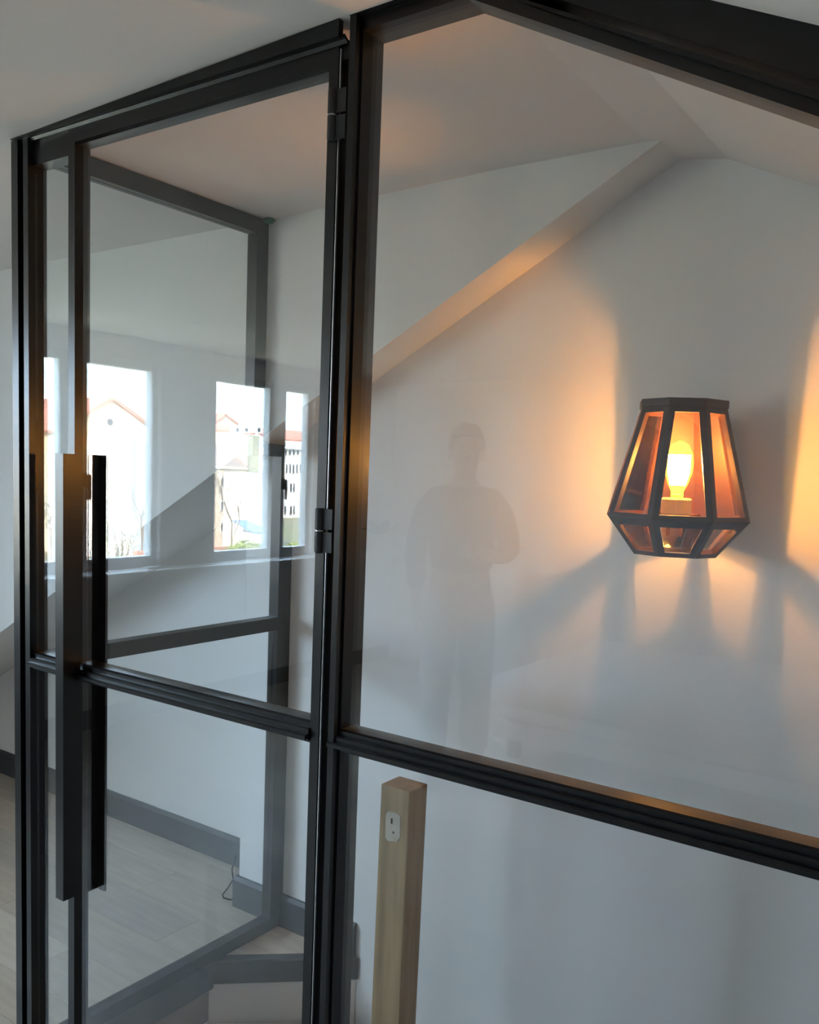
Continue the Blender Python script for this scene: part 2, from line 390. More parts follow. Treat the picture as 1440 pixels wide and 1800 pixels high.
pane('pane', [(xs1-.004, ZB1-.004), (XD0+.004, ZB1-.004), (XD0+.004, DG+.006), (xs1-.004, DG+.006)], M['glass'], door)
pane('pane', [(xs1-.004, .06), (XD0+.004, .06), (XD0+.004, ZB0+.004), (xs1-.004, ZB0+.004)], M['glass'], door)
# pull handles: an angle profile on either face
YH = 1.212
hl, hr = at_y(97.5, 1150, YH).x, at_y(111, 1150, YH).x
hz1, hz0 = at_y(105, 797, YH).z, at_y(108, 1583, YH).z
bm = bmesh.new()
abox(bm, hl, hr, YH, YH+.006, hz0, hz1); abox(bm, hr-.006, hr, YH+.006, DY0-.0005, hz0, hz1)
link('pull_handle', bm, BK, door)
YR = 1.345
rl, rr = at_y(176, 1150, YR).x, at_y(189, 1150, YR).x
rz1, rz0 = at_y(180, 800, YR).z, at_y(175, 1560, YR).z
bm = bmesh.new()
abox(bm, rl-.006, rr, YR-.006, YR, rz0, rz1); abox(bm, rl-.006, rl, DY1+.0005, YR-.006, rz0, rz1)
link('pull_handle', bm, BK, door)
# hinges
for (p0, p1, px_) in ((160, 250, 588), (893, 972, 565), (1890, 1970, 520)):
    z1_, z0_ = at_y(px_, p0, DY0).z, at_y(px_, p1, DY0).z
    hx = at_y(px_, (p0+p1)/2, DY0).x
    hg = empty('hinge', (hx, DY0, z0_)); hg.parent = door; hg.location = Vector((hx, DY0-.006, z0_))-door.location
    zm = (z0_+z1_)/2
    for (q0, q1) in ((z0_, zm-.001), (zm+.001, z1_)):
        bm = bmesh.new(); alathe(bm, [(.006, q0), (.0085, q0+.003), (.0085, q1-.001), (.007, q1)], 14, (hx, DY0-.006, 0)); abox(bm, hx, hx+.03, DY0-.006, DY0-.002, q0+.002, q1-.001)
        link('knuckle', bm, M['black2'], hg)
    bm = bmesh.new(); alathe(bm, [(.0078, zm-.001), (.0078, zm+.001)], 14, (hx, DY0-.006, 0)); link('washer', bm, M['chrome'], hg)

# ------------------------------------------------------------------ glass side panel behind the door
side = empty('glass_side_panel', (XS, 1.7, 0), 'black framed glass side panel running back from the door jamb to the white wall', 'glass panel')
SX0, SX1 = XS-.02, XS+.02
B2 = BK
zt1 = 2.288; zt0 = 2.243
box('top_rail', SX0, SX1, 1.30, YU-.001, zt0, zt1, B2, side)
pz = zd(XS)                                   # the overhang's lower edge at this panel
box('post', SX0, SX1, YU-.048, YU-.001, pz-.05, zt0, B2, side)
box('post', SX0, SX1, YL-.06, YL-.001, 0.045, pz-.012, B2, side)
prism('step_rail', [(SX0, YU-.001, pz-.05), (SX1, YU-.001, pz-.05), (SX1, YU-.001, pz-.012), (SX0, YU-.001, pz-.012)], (0, YL-.061-YU+.001, 0), B2, side)
box('glazing_bar', SX0, SX1, 1.301, YL-.06, 1.026, 1.068, B2, side)
box('bottom_rail', SX0, SX1, 1.30, YL-.001, .0045, .045, B2, side)
box('pane', XS-.003, XS+.003, 1.301, YU-.046, 1.068, zt0, M['glass'], side)
box('pane', XS-.003, XS+.003, YU-.046, YL-.06, 1.068, pz-.05, M['glass'], side)
box('pane', XS-.003, XS+.003, 1.301, YL-.06, .045, 1.026, M['glass'], side)
# green foam squeezed out at its upper corner
bm = bmesh.new(); bmesh.ops.create_icosphere(bm, subdivisions=2, radius=1)
for v in bm.verts: v.co = Vector((v.co.x*.02, v.co.y*.016, v.co.z*.009))*(1+random.uniform(-.18, .18))+Vector((XS+.03, YU-.013, 2.284))
tag(link('foam_filler', bm, M['green'], smooth=True), 'small wad of green sealing foam at the side panel top corner', 'foam')

# ------------------------------------------------------------------ newel post
nwp = at_y(713.5, 1390, 1.52)
nw = empty('newel_post', (nwp.x-.0375, 1.52+.034, -.615), 'raw pine newel post with a filled mortise behind the glass', 'newel post')
bm = bmesh.new(); abox(bm, nwp.x-.076, nwp.x, 1.52, 1.588, -.615, nwp.z, .003)
for f in bm.faces: f.material_index = 1 if f.normal.z > .9 else 0
nb = link('shaft', bm, [M['newel'], M['newel_end']], nw)
def nface(px, py): return at_y(px, py, 1.52)
pts = [nface(672, 1431), nface(676, 1424), nface(690, 1426), nface(698, 1432), nface(698, 1470), nface(692, 1478), nface(676, 1476), nface(671.5, 1470)]
pl_ = prism('filler_patch', [(p.x, 1.5215, p.z) for p in pts], (0, -.003, 0), M['filler'], nw, bev=.0008)
tag(pl_, 'grey filler patch over an old rail joint')
for (u, v, du, dv) in ((683, 1441, 1.3, 5), (686, 1461, 1.5, 2)):
    p = nface(u, v); box('nail_hole', p.x-.002, p.x+.002, 1.5180, 1.5186, p.z-dv*.0012, p.z+dv*.0012, M['dark'], nw)
nw.rotation_euler = (0, math.radians(.4), 0)

# ------------------------------------------------------------------ wall lantern
LX, LY = at_y(1191, 860, 1.985).x, 1.985
lamp = empty('wall_lantern', (LX, LY, 0), 'lit brown wooden lantern with tapering glazed panels hanging on white wall', 'wall lamp')
LZ = dict(top=1.729, cap=1.711, waist=1.475, bot=1.389)
aT, aW, aB = .089, .149, .087
T8 = math.tan(math.pi/8); ROT = math.radians(24)
def face_frame(k):
    th = ROT+k*math.pi/4                     # 0 = towards -y
    n = Vector((math.sin(th), -math.cos(th), 0)); s = Vector((math.cos(th), math.sin(th), 0)); return n, s
def lantern_panel(k, z0, a0, z1, a1, mtop, mbot, mside, solid, name):
    n, s = face_frame(k); O = Vector((LX, LY, 0)); t = .013
    def P(u, zf, inset=0):                   # zf 0..1 from z0 to z1, u in metres along the face
        aa = a0+(a1-a0)*zf-inset; return O+n*aa+s*u+Vector((0, 0, z0+(z1-z0)*zf))
    def hw(zf, inset=0): return (a0+(a1-a0)*zf-inset)*T8
    bm = bmesh.new()
    def quad(ins, m0, m1, ms):
        L = abs(z1-z0); f0, f1 = m0/L, 1-m1/L
        return [bm.verts.new(P(sg*(hw(f, ins)-ms), f, ins)) for f, sg in ((f0, -1), (f0, 1), (f1, 1), (f1, -1))]
    lo_m, hi_m = (mbot, mtop)
    o1, o2 = quad(0, 0, 0, 0), quad(t, 0, 0, 0)
    if solid:
        bm.faces.new(o1); bm.faces.new(o2[::-1])
        for i in range(4): bm.faces.new((o1[i], o1[(i+1) % 4], o2[(i+1) % 4], o2[i]))
    else:
        i1, i2 = quad(0, lo_m, hi_m, mside), quad(t, lo_m, hi_m, mside-t*T8)
        for i in range(4):
            j = (i+1) % 4
            bm.faces.new((o1[i], o1[j], i1[j], i1[i])); bm.faces.new((o2[j], o2[i], i2[i], i2[j]))
            bm.faces.new((o1[j], o1[i], o2[i], o2[j])); bm.faces.new((i1[i], i1[j], i2[j], i2[i]))
    pn = link(name, bm, M['lampwood'], lamp)
    if not solid:
        bm = bmesh.new(); q = quad_pts = None
        L = abs(z1-z0); f0, f1 = lo_m/L, 1-hi_m/L
        for ins in (t*.62, t*.62+.002):
            vs = [P(sg*(hw(f, ins)-mside+.0015), f, ins) for f, sg in ((f0, -1), (f0, 1), (f1, 1), (f1, -1))]
            q = [bm.verts.new(v) for v in vs]
            if quad_pts is None: quad_pts = q; bm.faces.new(q)
            else:
                bm.faces.new(q[::-1])
                for i in range(4): bm.faces.new((quad_pts[i], quad_pts[(i+1) % 4], q[(i+1) % 4], q[i]))
        link('pane', bm, M['amber'], pn)
for k in range(8):
    solid = k in (3, 4)
    lantern_panel(k, LZ['waist']-.004, aW, LZ['cap'], aT, .012, .010, .0135, solid, 'upper_panel')
    lantern_panel(k, LZ['bot'], aB, LZ['waist']-.004, aW, .016, .010, .0135, False, 'lower_panel')
def octa(a, z): return [(LX+a/math.cos(math.pi/8)*math.sin(ROT+math.pi/8+k*math.pi/4), LY-a/math.cos(math.pi/8)*math.cos(ROT+math.pi/8+k*math.pi/4), z) for k in range(8)]
prism('cap', octa(aT+.0025, LZ['cap']), (0, 0, LZ['top']-LZ['cap']), M['lampwood'], lamp, bev=.0015)
bm = bmesh.new(); abox(bm, LX-.06, LX+.05, LY+.152, YL-.001, 1.50, 1.70, .003); link('wall_bracket', bm, M['lampwood'], lamp)
bm = bmesh.new(); alathe(bm, [(.030, 1.478), (.033, 1.482), (.033, 1.512), (.030, 1.516), (.014, 1.516), (.014, 1.524)], 24, (LX, LY, 0)); link('lamp_holder', bm, M['ceramic'], lamp)
bm = bmesh.new(); abox(bm, LX-.012, LX+.012, LY-.004, LY+.156, 1.468, 1.478); abox(bm, LX-.018, LX-.012, LY-.004, LY+.004, 1.43, 1.478); abox(bm, LX+.012, LX+.018, LY-.004, LY+.004, 1.43, 1.478)
link('holder_arm', bm, mat('copper_bracket', (.35, .14, .07), .4, metal=.6), lamp)
# bulb: clear amber envelope with glowing filaments
me_ = bpy.data.materials.new('amber_bulb_glass'); me_.use_nodes = True
nt = me_.node_tree; nt.nodes.clear(); o_ = nt.nodes.new('ShaderNodeOutputMaterial'); t_ = nt.nodes.new('ShaderNodeBsdfTransparent'); e_ = nt.nodes.new('ShaderNodeEmission'); ad = nt.nodes.new('ShaderNodeAddShader')
t_.inputs[0].default_value = (1, .86, .55, 1); e_.inputs[0].default_value = (1, .6, .05, 1); e_.inputs[1].default_value = .7
nt.links.new(t_.outputs[0], ad.inputs[0]); nt.links.new(e_.outputs[0], ad.inputs[1]); nt.links.new(ad.outputs[0], o_.inputs[0])
bulb = lathe('bulb', [(.013, 1.520), (.014, 1.532), (.022, 1.548), (.029, 1.570), (.031, 1.592), (.028, 1.614), (.018, 1.634), (.004, 1.642)], 24, me_, lamp, (LX, LY, 0))
bm = bmesh.new()
for k in range(6):
    an = k*math.pi/3; cxx, cyy = .019*math.cos(an), .019*math.sin(an)
    atube(bm, [(LX+cxx*.6, LY+cyy*.6, 1.545), (LX+cxx, LY+cyy, 1.575), (LX+cxx*1.0, LY+cyy*1.0, 1.612)], .0065, 6)
link('filament', bm, M['bulbglow'], bulb)
LP = 5.2
pl = bpy.data.lights.new('lantern_light', 'POINT'); pl.energy = LP; pl.color = (1, .49, .21); pl.shadow_soft_size = .012
plo = bpy.data.objects.new('lantern_light', pl); C.objects.link(plo); plo.location = (LX, LY, 1.630-.04); plo.parent = None

# ------------------------------------------------------------------ small things in the room
bm = bmesh.new()
cp = [at_z(px, py, .006) for px, py in ((404, 1512), (408, 1528), (410, 1546), (400, 1562), (391, 1573), (393, 1578), (402, 1581), (413, 1583))]
cp[0] = Vector((cp[1].x-.01, YF2-.02, .05)); cp[-1] = Vector((XE-.02, YL+.02, .006))
atube(bm, cp, .0028, 6)
tag(link('cable', bm, M['cable'], smooth=True), 'thin black cable lying bent on the floor by the skirting corner', 'cable')
dl = at_z(350, 567, 2.275); dl = mir(dl)
dlo = empty('ceiling_downlight', (dl.x, dl.y, zc(dl.x)), 'small round white recessed ceiling downlight near the window wall', 'ceiling light')
bm = bmesh.new(); alathe(bm, [(.045, -.006), (.048, -.002), (.048, 0)], 24, (dl.x, dl.y, zc(dl.x)-.0005)); link('ring', bm, M['upvc'], dlo, True)
bm = bmesh.new(); alathe(bm, [(.026, -.0075), (.03, -.006)], 24, (dl.x, dl.y, zc(dl.x)-.0005)); link('lens', bm, M['anth'], dlo, True)
s1 = mx(274, 1003, XW+.08)
bm = bmesh.new(); abox(bm, XW+.05, XW+.10, s1.y-.075, s1.y+.075, sz, sz+.014, .005)
tag(link('remote_control', bm, M['upvc']), 'slim white remote control lying on the window sill', 'remote control')
# potted plant on the end of the sill
pp = mx(662, 930, XW+.08)
sill2 = box('sill_shelf', XW+.001, XW+.2, pp.y-.25, pp.y+.25, sz-.035, sz, M['sill'], bev=.005)
tag(sill2, 'short white shelf board on the window wall under the potted plant', 'shelf')
pot = empty('potted_plant', (XW+.1, pp.y, sz), 'leafy houseplant in a white pot on the short wall shelf', 'plant')
lathe('pot', [(.055, sz), (.075, sz+.13), (.08, sz+.14), (.072, sz+.14), (.068, sz+.12)], 24, M['upvc'], pot, (XW+.1, pp.y, 0))
LM = mat('plant_leaf', (.03, .06, .025), .5, noise=(6, (1, 1, 1), (.07, .11, .045), .3, .7))
for k in range(22):
    an, ti, ln = k*2.4, .25+.9*(k % 5)/5, .12+.05*((k*7) % 4)/4
    d0 = Vector((math.cos(an)*math.sin(ti), math.sin(an)*math.sin(ti), math.cos(ti))); sd = Vector((-math.sin(an), math.cos(an), 0)); base = Vector((XW+.12, pp.y, sz+.12))
    bm = bmesh.new(); L = []
    for f, wd in ((0, .006), (.35, .012), (.6, .035), (.8, .03), (1, .002)):
        p = base+d0*ln*f*1.3+Vector((0, 0, -.05*f*f)); L.append([bm.verts.new(p-sd*wd), bm.verts.new(p+Vector((0, 0, .006))), bm.verts.new(p+sd*wd)])
    for u, v in zip(L, L[1:]):
        for j in (0, 1): bm.faces.new((u[j], u[j+1], v[j+1], v[j]))
    link('leaf', bm, LM, pot, True)

# bed behind the camera
bx0, bx1, by0, by1 = -2.38, -.4, -3.25, -1.70
bed = empty('bed', ((bx0+bx1)/2, (by0+by1)/2, 0), 'low double bed with white bedding behind the standing person', 'bed')
box('frame', bx0+.02, bx1-.02, by0+.02, by1-.02, .12, .22, M['upvc'], bed, .01)
for xx in (bx0+.08, bx1-.14):
    for yy in (by0+.08, by1-.14): box('leg', xx, xx+.06, yy, yy+.06, 0, .12, M['black2'], bed)
CLO = mat('white_bedding', (.82, .82, .83), .9, bump=(8, .4, .02))
def soft(name, x0, x1, y0, y1, z0, z1, m, parent, r):
    bm = bmesh.new(); abox(bm, x0, x1, y0, y1, z0, z1); bmesh.ops.bevel(bm, geom=bm.edges[:], offset=r, segments=4, affect='EDGES', profile=.5)
    return link(name, bm, m, parent, True)
soft('mattress', bx0+.02, bx1-.02, by0+.02, by1-.02, .22, .40, CLO, bed, .05)
soft('duvet', bx0-.03, bx1-.45, by0-.02, by1+.02, .30, .47, CLO, bed, .075)

# ------------------------------------------------------------------ the person seen mirrored in the fixed panel
SKIN = mat('skin', (.52, .33, .25), .55); HAIR = mat('dark_hair', (.025, .018, .014), .6); SWE = mat('dark_sweater', (.025, .022, .025), .9, bump=(140, .3, .004)); TRO = mat('pale_trousers', (.50, .50, .50), .85)
ray_p = ray(815, 900)*4.45; pv = mir(CAM+ray_p)
per = empty('person', (pv.x, pv.y, 0), 'person in dark sweater and pale trousers holding a phone at chest height', 'person')
fdir = (Vector((0, 2*YG, 0))-Vector((pv.x, pv.y, 0))).normalized()
per.rotation_euler = (0, 0, math.atan2(fdir.y, fdir.x)-math.pi/2)          # local +y is ahead
def skinned(name, verts, edges, radii, m, parent, sub=2, root=0):
    me = bpy.data.meshes.new(name); me.from_pydata(verts, edges, []); me.materials.append(m)
    o = bpy.data.objects.new(name, me); C.objects.link(o); o.parent = parent
    sk = o.modifiers.new('skin', 'SKIN'); sk.use_smooth_shade = True
    if not me.skin_vertices: me.attributes  # layer comes with the modifier data below
    lay = me.skin_vertices[0].data if me.skin_vertices else None
    if lay is None:
        bm = bmesh.new(); bm.from_mesh(me); bm.verts.layers.skin.verify(); bm.to_mesh(me); bm.free(); lay = me.skin_vertices[0].data
    for i, r_ in enumerate(radii):
        lay[i].radius = r_ if isinstance(r_, tuple) else (r_, r_); lay[i].use_root = (i == root)
    ss = o.modifiers.new('sub', 'SUBSURF'); ss.levels = sub; ss.render_levels = sub
    return o
V_, E_, R_ = [], [], []
def chain(start, pts):
    last = start
    for p, r_ in pts:
        V_.append(p); R_.append(r_); i = len(V_)-1
        if last is not None: E_.append((last, i))
        last = i
    return last
pel = chain(None, [((0, 0, .97), (.15, .11))])
ch = chain(pel, [((0, .0, 1.12), (.14, .10)), ((0, .0, 1.30), (.16, .11)), ((0, -.01, 1.44), (.13, .085))])
nk = chain(ch, [((0, -.005, 1.52), .055), ((0, .01, 1.57), .054), ((0, .02, 1.625), (.07, .085)), ((0, .02, 1.69), (.076, .095)), ((0, .01, 1.745), (.06, .07))])
sL = chain(ch, [((-.13, -.01, 1.43), .058), ((-.19, -.01, 1.37), .052), ((-.225, -.03, 1.15), .044), ((-.215, .02, .93), .030), ((-.213, .03, .90), (.03, .02)), ((-.21, .04, .85), (.036, .017))])
for dx, ln, q in ((-.018, .055, 0), (-.006, .066, 1), (.006, .062, 2), (.018, .05, 3)):
    chain(sL, [((-.21+dx*.4, .04+dx, .82), .0085), ((-.205+dx*.3, .05+dx, .82-ln*.5), .008), ((-.19+dx*.3, .06+dx, .82-ln), .007)])
chain(sL-1, [((-.195, .065, .875), .010), ((-.185, .08, .85), .009), ((-.18, .085, .825), .008)])
sR = chain(ch, [((.13, -.01, 1.43), .058), ((.19, -.01, 1.37), .052), ((.235, -.02, 1.17), .044), ((.13, .16, 1.17), .032), ((.105, .185, 1.18), (.03, .022)), ((.07, .215, 1.19), (.034, .02))])
for dz, ln in ((.024, .05), (.008, .058), (-.008, .055), (-.024, .045)):
    chain(sR, [((.05, .24, 1.195+dz), .0085), ((.025, .262, 1.20+dz), .008), ((.0, .262, 1.20+dz), .007)])
chain(sR-1, [((.075, .20, 1.225), .010), ((.05, .215, 1.245), .009), ((.03, .22, 1.25), .008)])
for s in (-1, 1):
    chain(pel, [((s*.085, 0, .90), (.088, .095)), ((s*.10, .015, .50), (.056, .06)), ((s*.105, -.005, .30), (.05, .055)), ((s*.11, -.01, .09), .036), ((s*.115, .06, .045), (.04, .032)), ((s*.12, .15, .03), (.036, .022))])
body = skinned('body', V_, E_, R_, SKIN, per, 2, pel)
def cloth(name, ptsets, m, root=0, sub=2):
    global V_, E_, R_
    V_, E_, R_ = [], [], []
    for st, pts in ptsets: chain(st, pts)
    return skinned(name, V_, E_, R_, m, per, sub, root)
cloth('sweater', [(None, [((0, 0, 1.04), (.175, .135)), ((0, 0, 1.15), (.172, .13)), ((0, 0, 1.31), (.185, .135)), ((0, -.01, 1.45), (.135, .095)), ((0, -.008, 1.50), (.07, .066))]),
    (3, [((-.13, -.01, 1.425), .078), ((-.195, -.01, 1.365), .068), ((-.232, -.03, 1.16), .062), ((-.22, .012, .955), .045)]),
    (3, [((.13, -.01, 1.425), .078), ((.195, -.01, 1.365), .068), ((.245, -.02, 1.17), .062), ((.15, .14, 1.17), .046)])], SWE)
cloth('trousers', [(None, [((0, 0, 1.02), (.158, .12)), ((0, 0, .95), (.165, .125))]),
    (1, [((-.09, 0, .87), (.10, .11)), ((-.102, .012, .50), (.078, .085)), ((-.108, -.005, .12), (.07, .078))]),
    (1, [((.09, 0, .87), (.10, .11)), ((.102, .012, .50), (.078, .085)), ((.108, -.005, .12), (.07, .078))])], TRO)
for s in (-1, 1):
    cloth('shoe', [(None, [((s*.11, -.05, .045), (.042, .045)), ((s*.113, .04, .045), (.046, .045)), ((s*.12, .14, .034), (.047, .034)), ((s*.12, .2, .028), (.035, .026))])], M['black2'], 0, 2)
hr_ = bmesh.new(); bmesh.ops.create_uvsphere(hr_, u_segments=20, v_segments=14, radius=1)
bmesh.ops.delete(hr_, geom=[v for v in hr_.verts if v.co.z < -.25-.0*v.co.y and v.co.y > -.3 or v.co.z < -.75 or (v.co.y > .55 and v.co.z < .42)], context='VERTS')
for v in hr_.verts:
    k = 1+.05*math.sin(9*v.co.x+4*v.co.z)+.05*math.sin(11*v.co.y+2)
    v.co = Vector((v.co.x*.088*k, v.co.y*.108*k+.008, v.co.z*.105*k+1.70))
hme = bpy.data.meshes.new('hair'); hr_.to_mesh(hme); hr_.free(); hme.materials.append(HAIR)
for p in hme.polygons: p.use_smooth = True
ho = bpy.data.objects.new('hair', hme); C.objects.link(ho); ho.parent = per
so = ho.modifiers.new('thick', 'SOLIDIFY'); so.thickness = .014
def blob(name, c, r3, m, parent):
    bm = bmesh.new(); bmesh.ops.create_uvsphere(bm, u_segments=12, v_segments=8, radius=1)
    for v in bm.verts: v.co = Vector((v.co.x*r3[0]+c[0], v.co.y*r3[1]+c[1], v.co.z*r3[2]+c[2]))
    me = bpy.data.meshes.new(name); bm.to_mesh(me); bm.free(); me.materials.append(m)
    for p in me.polygons: p.use_smooth = True
    o = bpy.data.objects.new(name, me); C.objects.link(o); o.parent = parent; return o
for s in (-1, 1):
    blob('eye', (s*.03, .098, 1.665), (.011, .008, .007), M['upvc'], per); blob('iris', (s*.03, .105, 1.664), (.005, .003, .005), HAIR, per)
    blob('eyebrow', (s*.031, .104, 1.685), (.017, .005, .004), HAIR, per); blob('ear', (s*.079, .015, 1.655), (.010, .018, .03), SKIN, per)
blob('nose', (0, .112, 1.64), (.012, .016, .022), SKIN, per)
blob('mouth', (0, .099, 1.60), (.022, .007, .006), mat('lips', (.38, .16, .14), .5), per)
ph = empty('phone', per.location+Vector((0, 0, 0)), 'black smartphone held by the person in the dark sweater', 'phone'); ph.rotation_euler = per.rotation_euler
bm = bmesh.new(); abox(bm, -.005, .07, .2465, .2545, 1.125, 1.275, .003)
me = bpy.data.meshes.new('phone_body'); bm.to_mesh(me); bm.free(); me.materials.append(M['black2']); o = bpy.data.objects.new('phone_body', me); C.objects.link(o); o.parent = ph
bm = bmesh.new(); abox(bm, 0, .065, .2455, .2465, 1.13, 1.27)
me = bpy.data.meshes.new('screen'); bm.to_mesh(me); bm.free(); me.materials.append(mat('phone_glass', (.02, .02, .03), .1)); o = bpy.data.objects.new('screen', me); C.objects.link(o); o.parent = ph

# ------------------------------------------------------------------ the town outside the windows
ground_z = -9.5
GR = mat('garden_ground', (.16, .17, .09), .95, noise=(.08, (1, 1, 1), (.24, .20, .14), .4, .6))
box('ground', -420, 200, -420, 300, ground_z-.5, ground_z, GR, kind='structure')
CRE = mat('cream_render', (.74, .62, .44), .9); WHI = mat('white_render', (.78, .75, .70), .9); 
RED = mat('red_roof_tiles', (.42, .17, .12), .9, noise=(2, (1, 1, 1), (.50, .23, .17), .3, .7)); GRY = mat('weathered_roof_tiles', (.30, .24, .21), .9); WIND = mat('dark_window', (.06, .065, .075), .3); STO = mat('beige_stone', (.55, .47, .39), .9); AC_ = mat('air_conditioner_white', (.7, .7, .7), .5); ZNC = mat('zinc_downpipe', (.3, .31, .34), .5)
def tb(name, loc, label): return empty(name, loc, label, 'building')
def rect(px0, py0, px1, py1, X):            # facade rectangle facing +x from pixels: (y_lo, y_hi, z_lo, z_hi)
    a, b = mx(px0, py0, X), mx(px1, py1, X); return min(a.y, b.y), max(a.y, b.y), min(a.z, b.z), max(a.z, b.z)
def facade(name, r, X, depth, m, parent, zlo=ground_z): return box(name, X-depth, X, r[0], r[1], zlo, r[3], m, parent)
def windows(parent, X, cells, m=WIND):
    for c in cells:
        r = rect(*c, X); f = box('window', X, X+.12, r[0], r[1], r[2], r[3], WHI, parent)
        dy, dz = (r[1]-r[0])*.12, (r[3]-r[2])*.08
        box('window_pane', X+.12, X+.16, r[0]+dy, r[1]-dy, r[2]+dz, r[3]-dz, m, f)
def angled(name, px0, pyt, X, n, L, depth, m, parent):      # a wall turned away from the sun, from the corner at px0
    p = mx(px0, pyt, X); n = Vector((*n, 0)).normalized(); t = Vector((n.y, -n.x, 0)); z = p.z; p = Vector((p.x, p.y, ground_z))
    return prism(name, [p, p+t*L, p+t*L-n*depth, p-n*depth], (0, 0, z-ground_z), m, parent)
# gabled cream house
X = -95
pa_, pb_, pc2 = mx(195, 703, X), mx(290, 771, X), mx(100, 757, X)
hb = tb('gabled_house', (X-5, pa_.y, ground_z), 'cream gabled house with a round attic window and reddish roof')
prism('wall', [(X, pb_.y, ground_z), (X, pc2.y, ground_z), (X, pc2.y, pc2.z), (X, pa_.y, pa_.z), (X, pb_.y, pb_.z)], (-14, 0, 0), CRE, hb)
for q in (pb_, pc2):
    e = (q-pa_).normalized(); up_ = Vector((0, -e.z, e.y)); up_ = up_ if up_.z > 0 else -up_
    prism('roof', [pa_+Vector((.5, 0, 0)), q+e*.6+Vector((.5, 0, 0)), q+e*.6+up_*.35+Vector((.5, 0, 0)), pa_+up_*.35+Vector((.5, 0, 0))], (-15, 0, 0), RED, hb)
rw = mx(193, 742, X); bm = bmesh.new()
vs = [bm.verts.new((X+.02, rw.y+.42*math.cos(t*math.pi/10), rw.z+.42*math.sin(t*math.pi/10))) for t in range(20)]; f = bm.faces.new(vs); bmesh.ops.extrude_face_region(bm, geom=[f]); 
for v in vs: v.co.x += .08
link('window', bm, WIND, hb)
# white annexe with an angled wing and a downpipe
X2 = -88
an = tb('white_annexe', (X2-3, mx(205, 800, X2).y, ground_z), 'flat white annexe with a grey downpipe and an angled wing')
facade('wall', rect(178, 770, 230, 980, X2), X2, 5, WHI, an)
r = rect(229, 771, 235, 980, X2); box('downpipe', X2+.02, X2+.3, r[0], r[1], ground_z, r[3], ZNC, an)
angled('wing', 236, 771, X2-.3, (.8, -.6), 6.5, 2.5, WHI, an)
# long house with a colonnade left of it
X3 = -114
lh = tb('arcaded_house', (X3-5, mx(95, 780, X3).y, ground_z), 'white house with upright window slots under a red roof')
facade('wall', rect(60, 758, 118, 960, X3), X3, 10, WHI, lh)
r = rect(60, 705, 118, 752, X3)
prism('roof', [(X3+.6, r[0], r[2]), (X3+.6, r[1], r[2]), (X3-5, r[1], r[3]), (X3-5, r[0], r[3])], (0, 0, .3), RED, lh)
r = rect(60, 750, 118, 757, X3); box('eave', X3, X3+.8, r[0], r[1], r[2], r[3], WHI, lh)
windows(lh, X3, [(px_, 765, px_+2.4, 782) for px_ in (92, 97, 102, 107)]+[(px_, 815, px_+2.4, 835) for px_ in (92, 97, 102)])
# cream block with air conditioners on its roof
X4 = -118
cb = tb('cream_block', (X4-6, mx(440, 800, X4).y, ground_z), 'cream block with air conditioners on a flat roof terrace')
facade('wall', rect(394, 763, 432, 960, X4), X4, 14, CRE, cb)
angled('side_wall', 431, 763, X4, (.88, -.47), 9, 6, CRE, cb)
r = rect(384, 743, 482, 763, X4); prism('roof', [(X4-5, r[0], r[2]-.2), (X4-5, r[1], r[2]-.2), (X4-12, r[1], r[3]+.25), (X4-12, r[0], r[3]+.25)], (0, 0, .35), RED, cb)
for px_ in (417, 433, 455):
    r = rect(px_, 750, px_+13, 761.5, X4)
    u = box('air_conditioner', X4-2, X4-.9, r[0], r[1], r[2]-.05, r[3], AC_, cb)
    bm = bmesh.new(); cyy, czz, rr_ = (r[0]+r[1])/2, (r[2]+r[3])/2, (r[3]-r[2])*.36
    aprism(bm, [(X4-.9, cyy+rr_*math.cos(t*math.pi/8), czz+rr_*math.sin(t*math.pi/8)) for t in range(16)], (.05, 0, 0)); link('fan', bm, WIND, u)
# small gable behind it
X4b = -135
sg = tb('distant_gable', (X4b-4, mx(398, 750, X4b).y, ground_z), 'distant cream gable peeping over the block')
A_, B_, D_ = mx(396, 731, X4b), mx(418, 748, X4b), mx(374, 748, X4b)
prism('wall', [(X4b, B_.y, ground_z), (X4b, D_.y, ground_z), (X4b, D_.y, D_.z), (X4b, A_.y, A_.z), (X4b, B_.y, B_.z)], (-10, 0, 0), CRE, sg)
for q in (B_, D_):
    prism('roof', [A_+Vector((.3, 0, .05)), q+Vector((.3, 0, .05)), q+Vector((.3, 0, .5)), A_+Vector((.3, 0, .5))], (-10, 0, 0), RED, sg)
# old stone house with hipped roof
X5 = -92
oh = tb('stone_house', (X5-5, mx(405, 880, X5).y, ground_z), 'old beige stone house with a steep weathered roof and double windows')
facade('wall', rect(360, 823, 436, 975, X5), X5, 11, STO, oh)
r = rect(357, 766, 439, 822, X5); r2 = rect(370, 766, 407, 822, X5)
bm = bmesh.new(); v = [bm.verts.new(p) for p in ((X5+.5, r[0], r[2]), (X5+.5, r[1], r[2]), (X5-11.5, r[1], r[2]), (X5-11.5, r[0], r[2]), (X5-4.5, r2[0], r[3]), (X5-6.5, r2[1], r[3]))]
for f in ((0, 1, 5, 4), (1, 2, 5), (2, 3, 4, 5), (3, 0, 4), (3, 2, 1, 0)): bm.faces.new([v[i] for i in f])
link('roof', bm, GRY, oh)
windows(oh, X5, [(x_, y_, x_+6, y_+18) for y_ in (838, 880, 917) for x_ in (387, 394, 410, 419)])
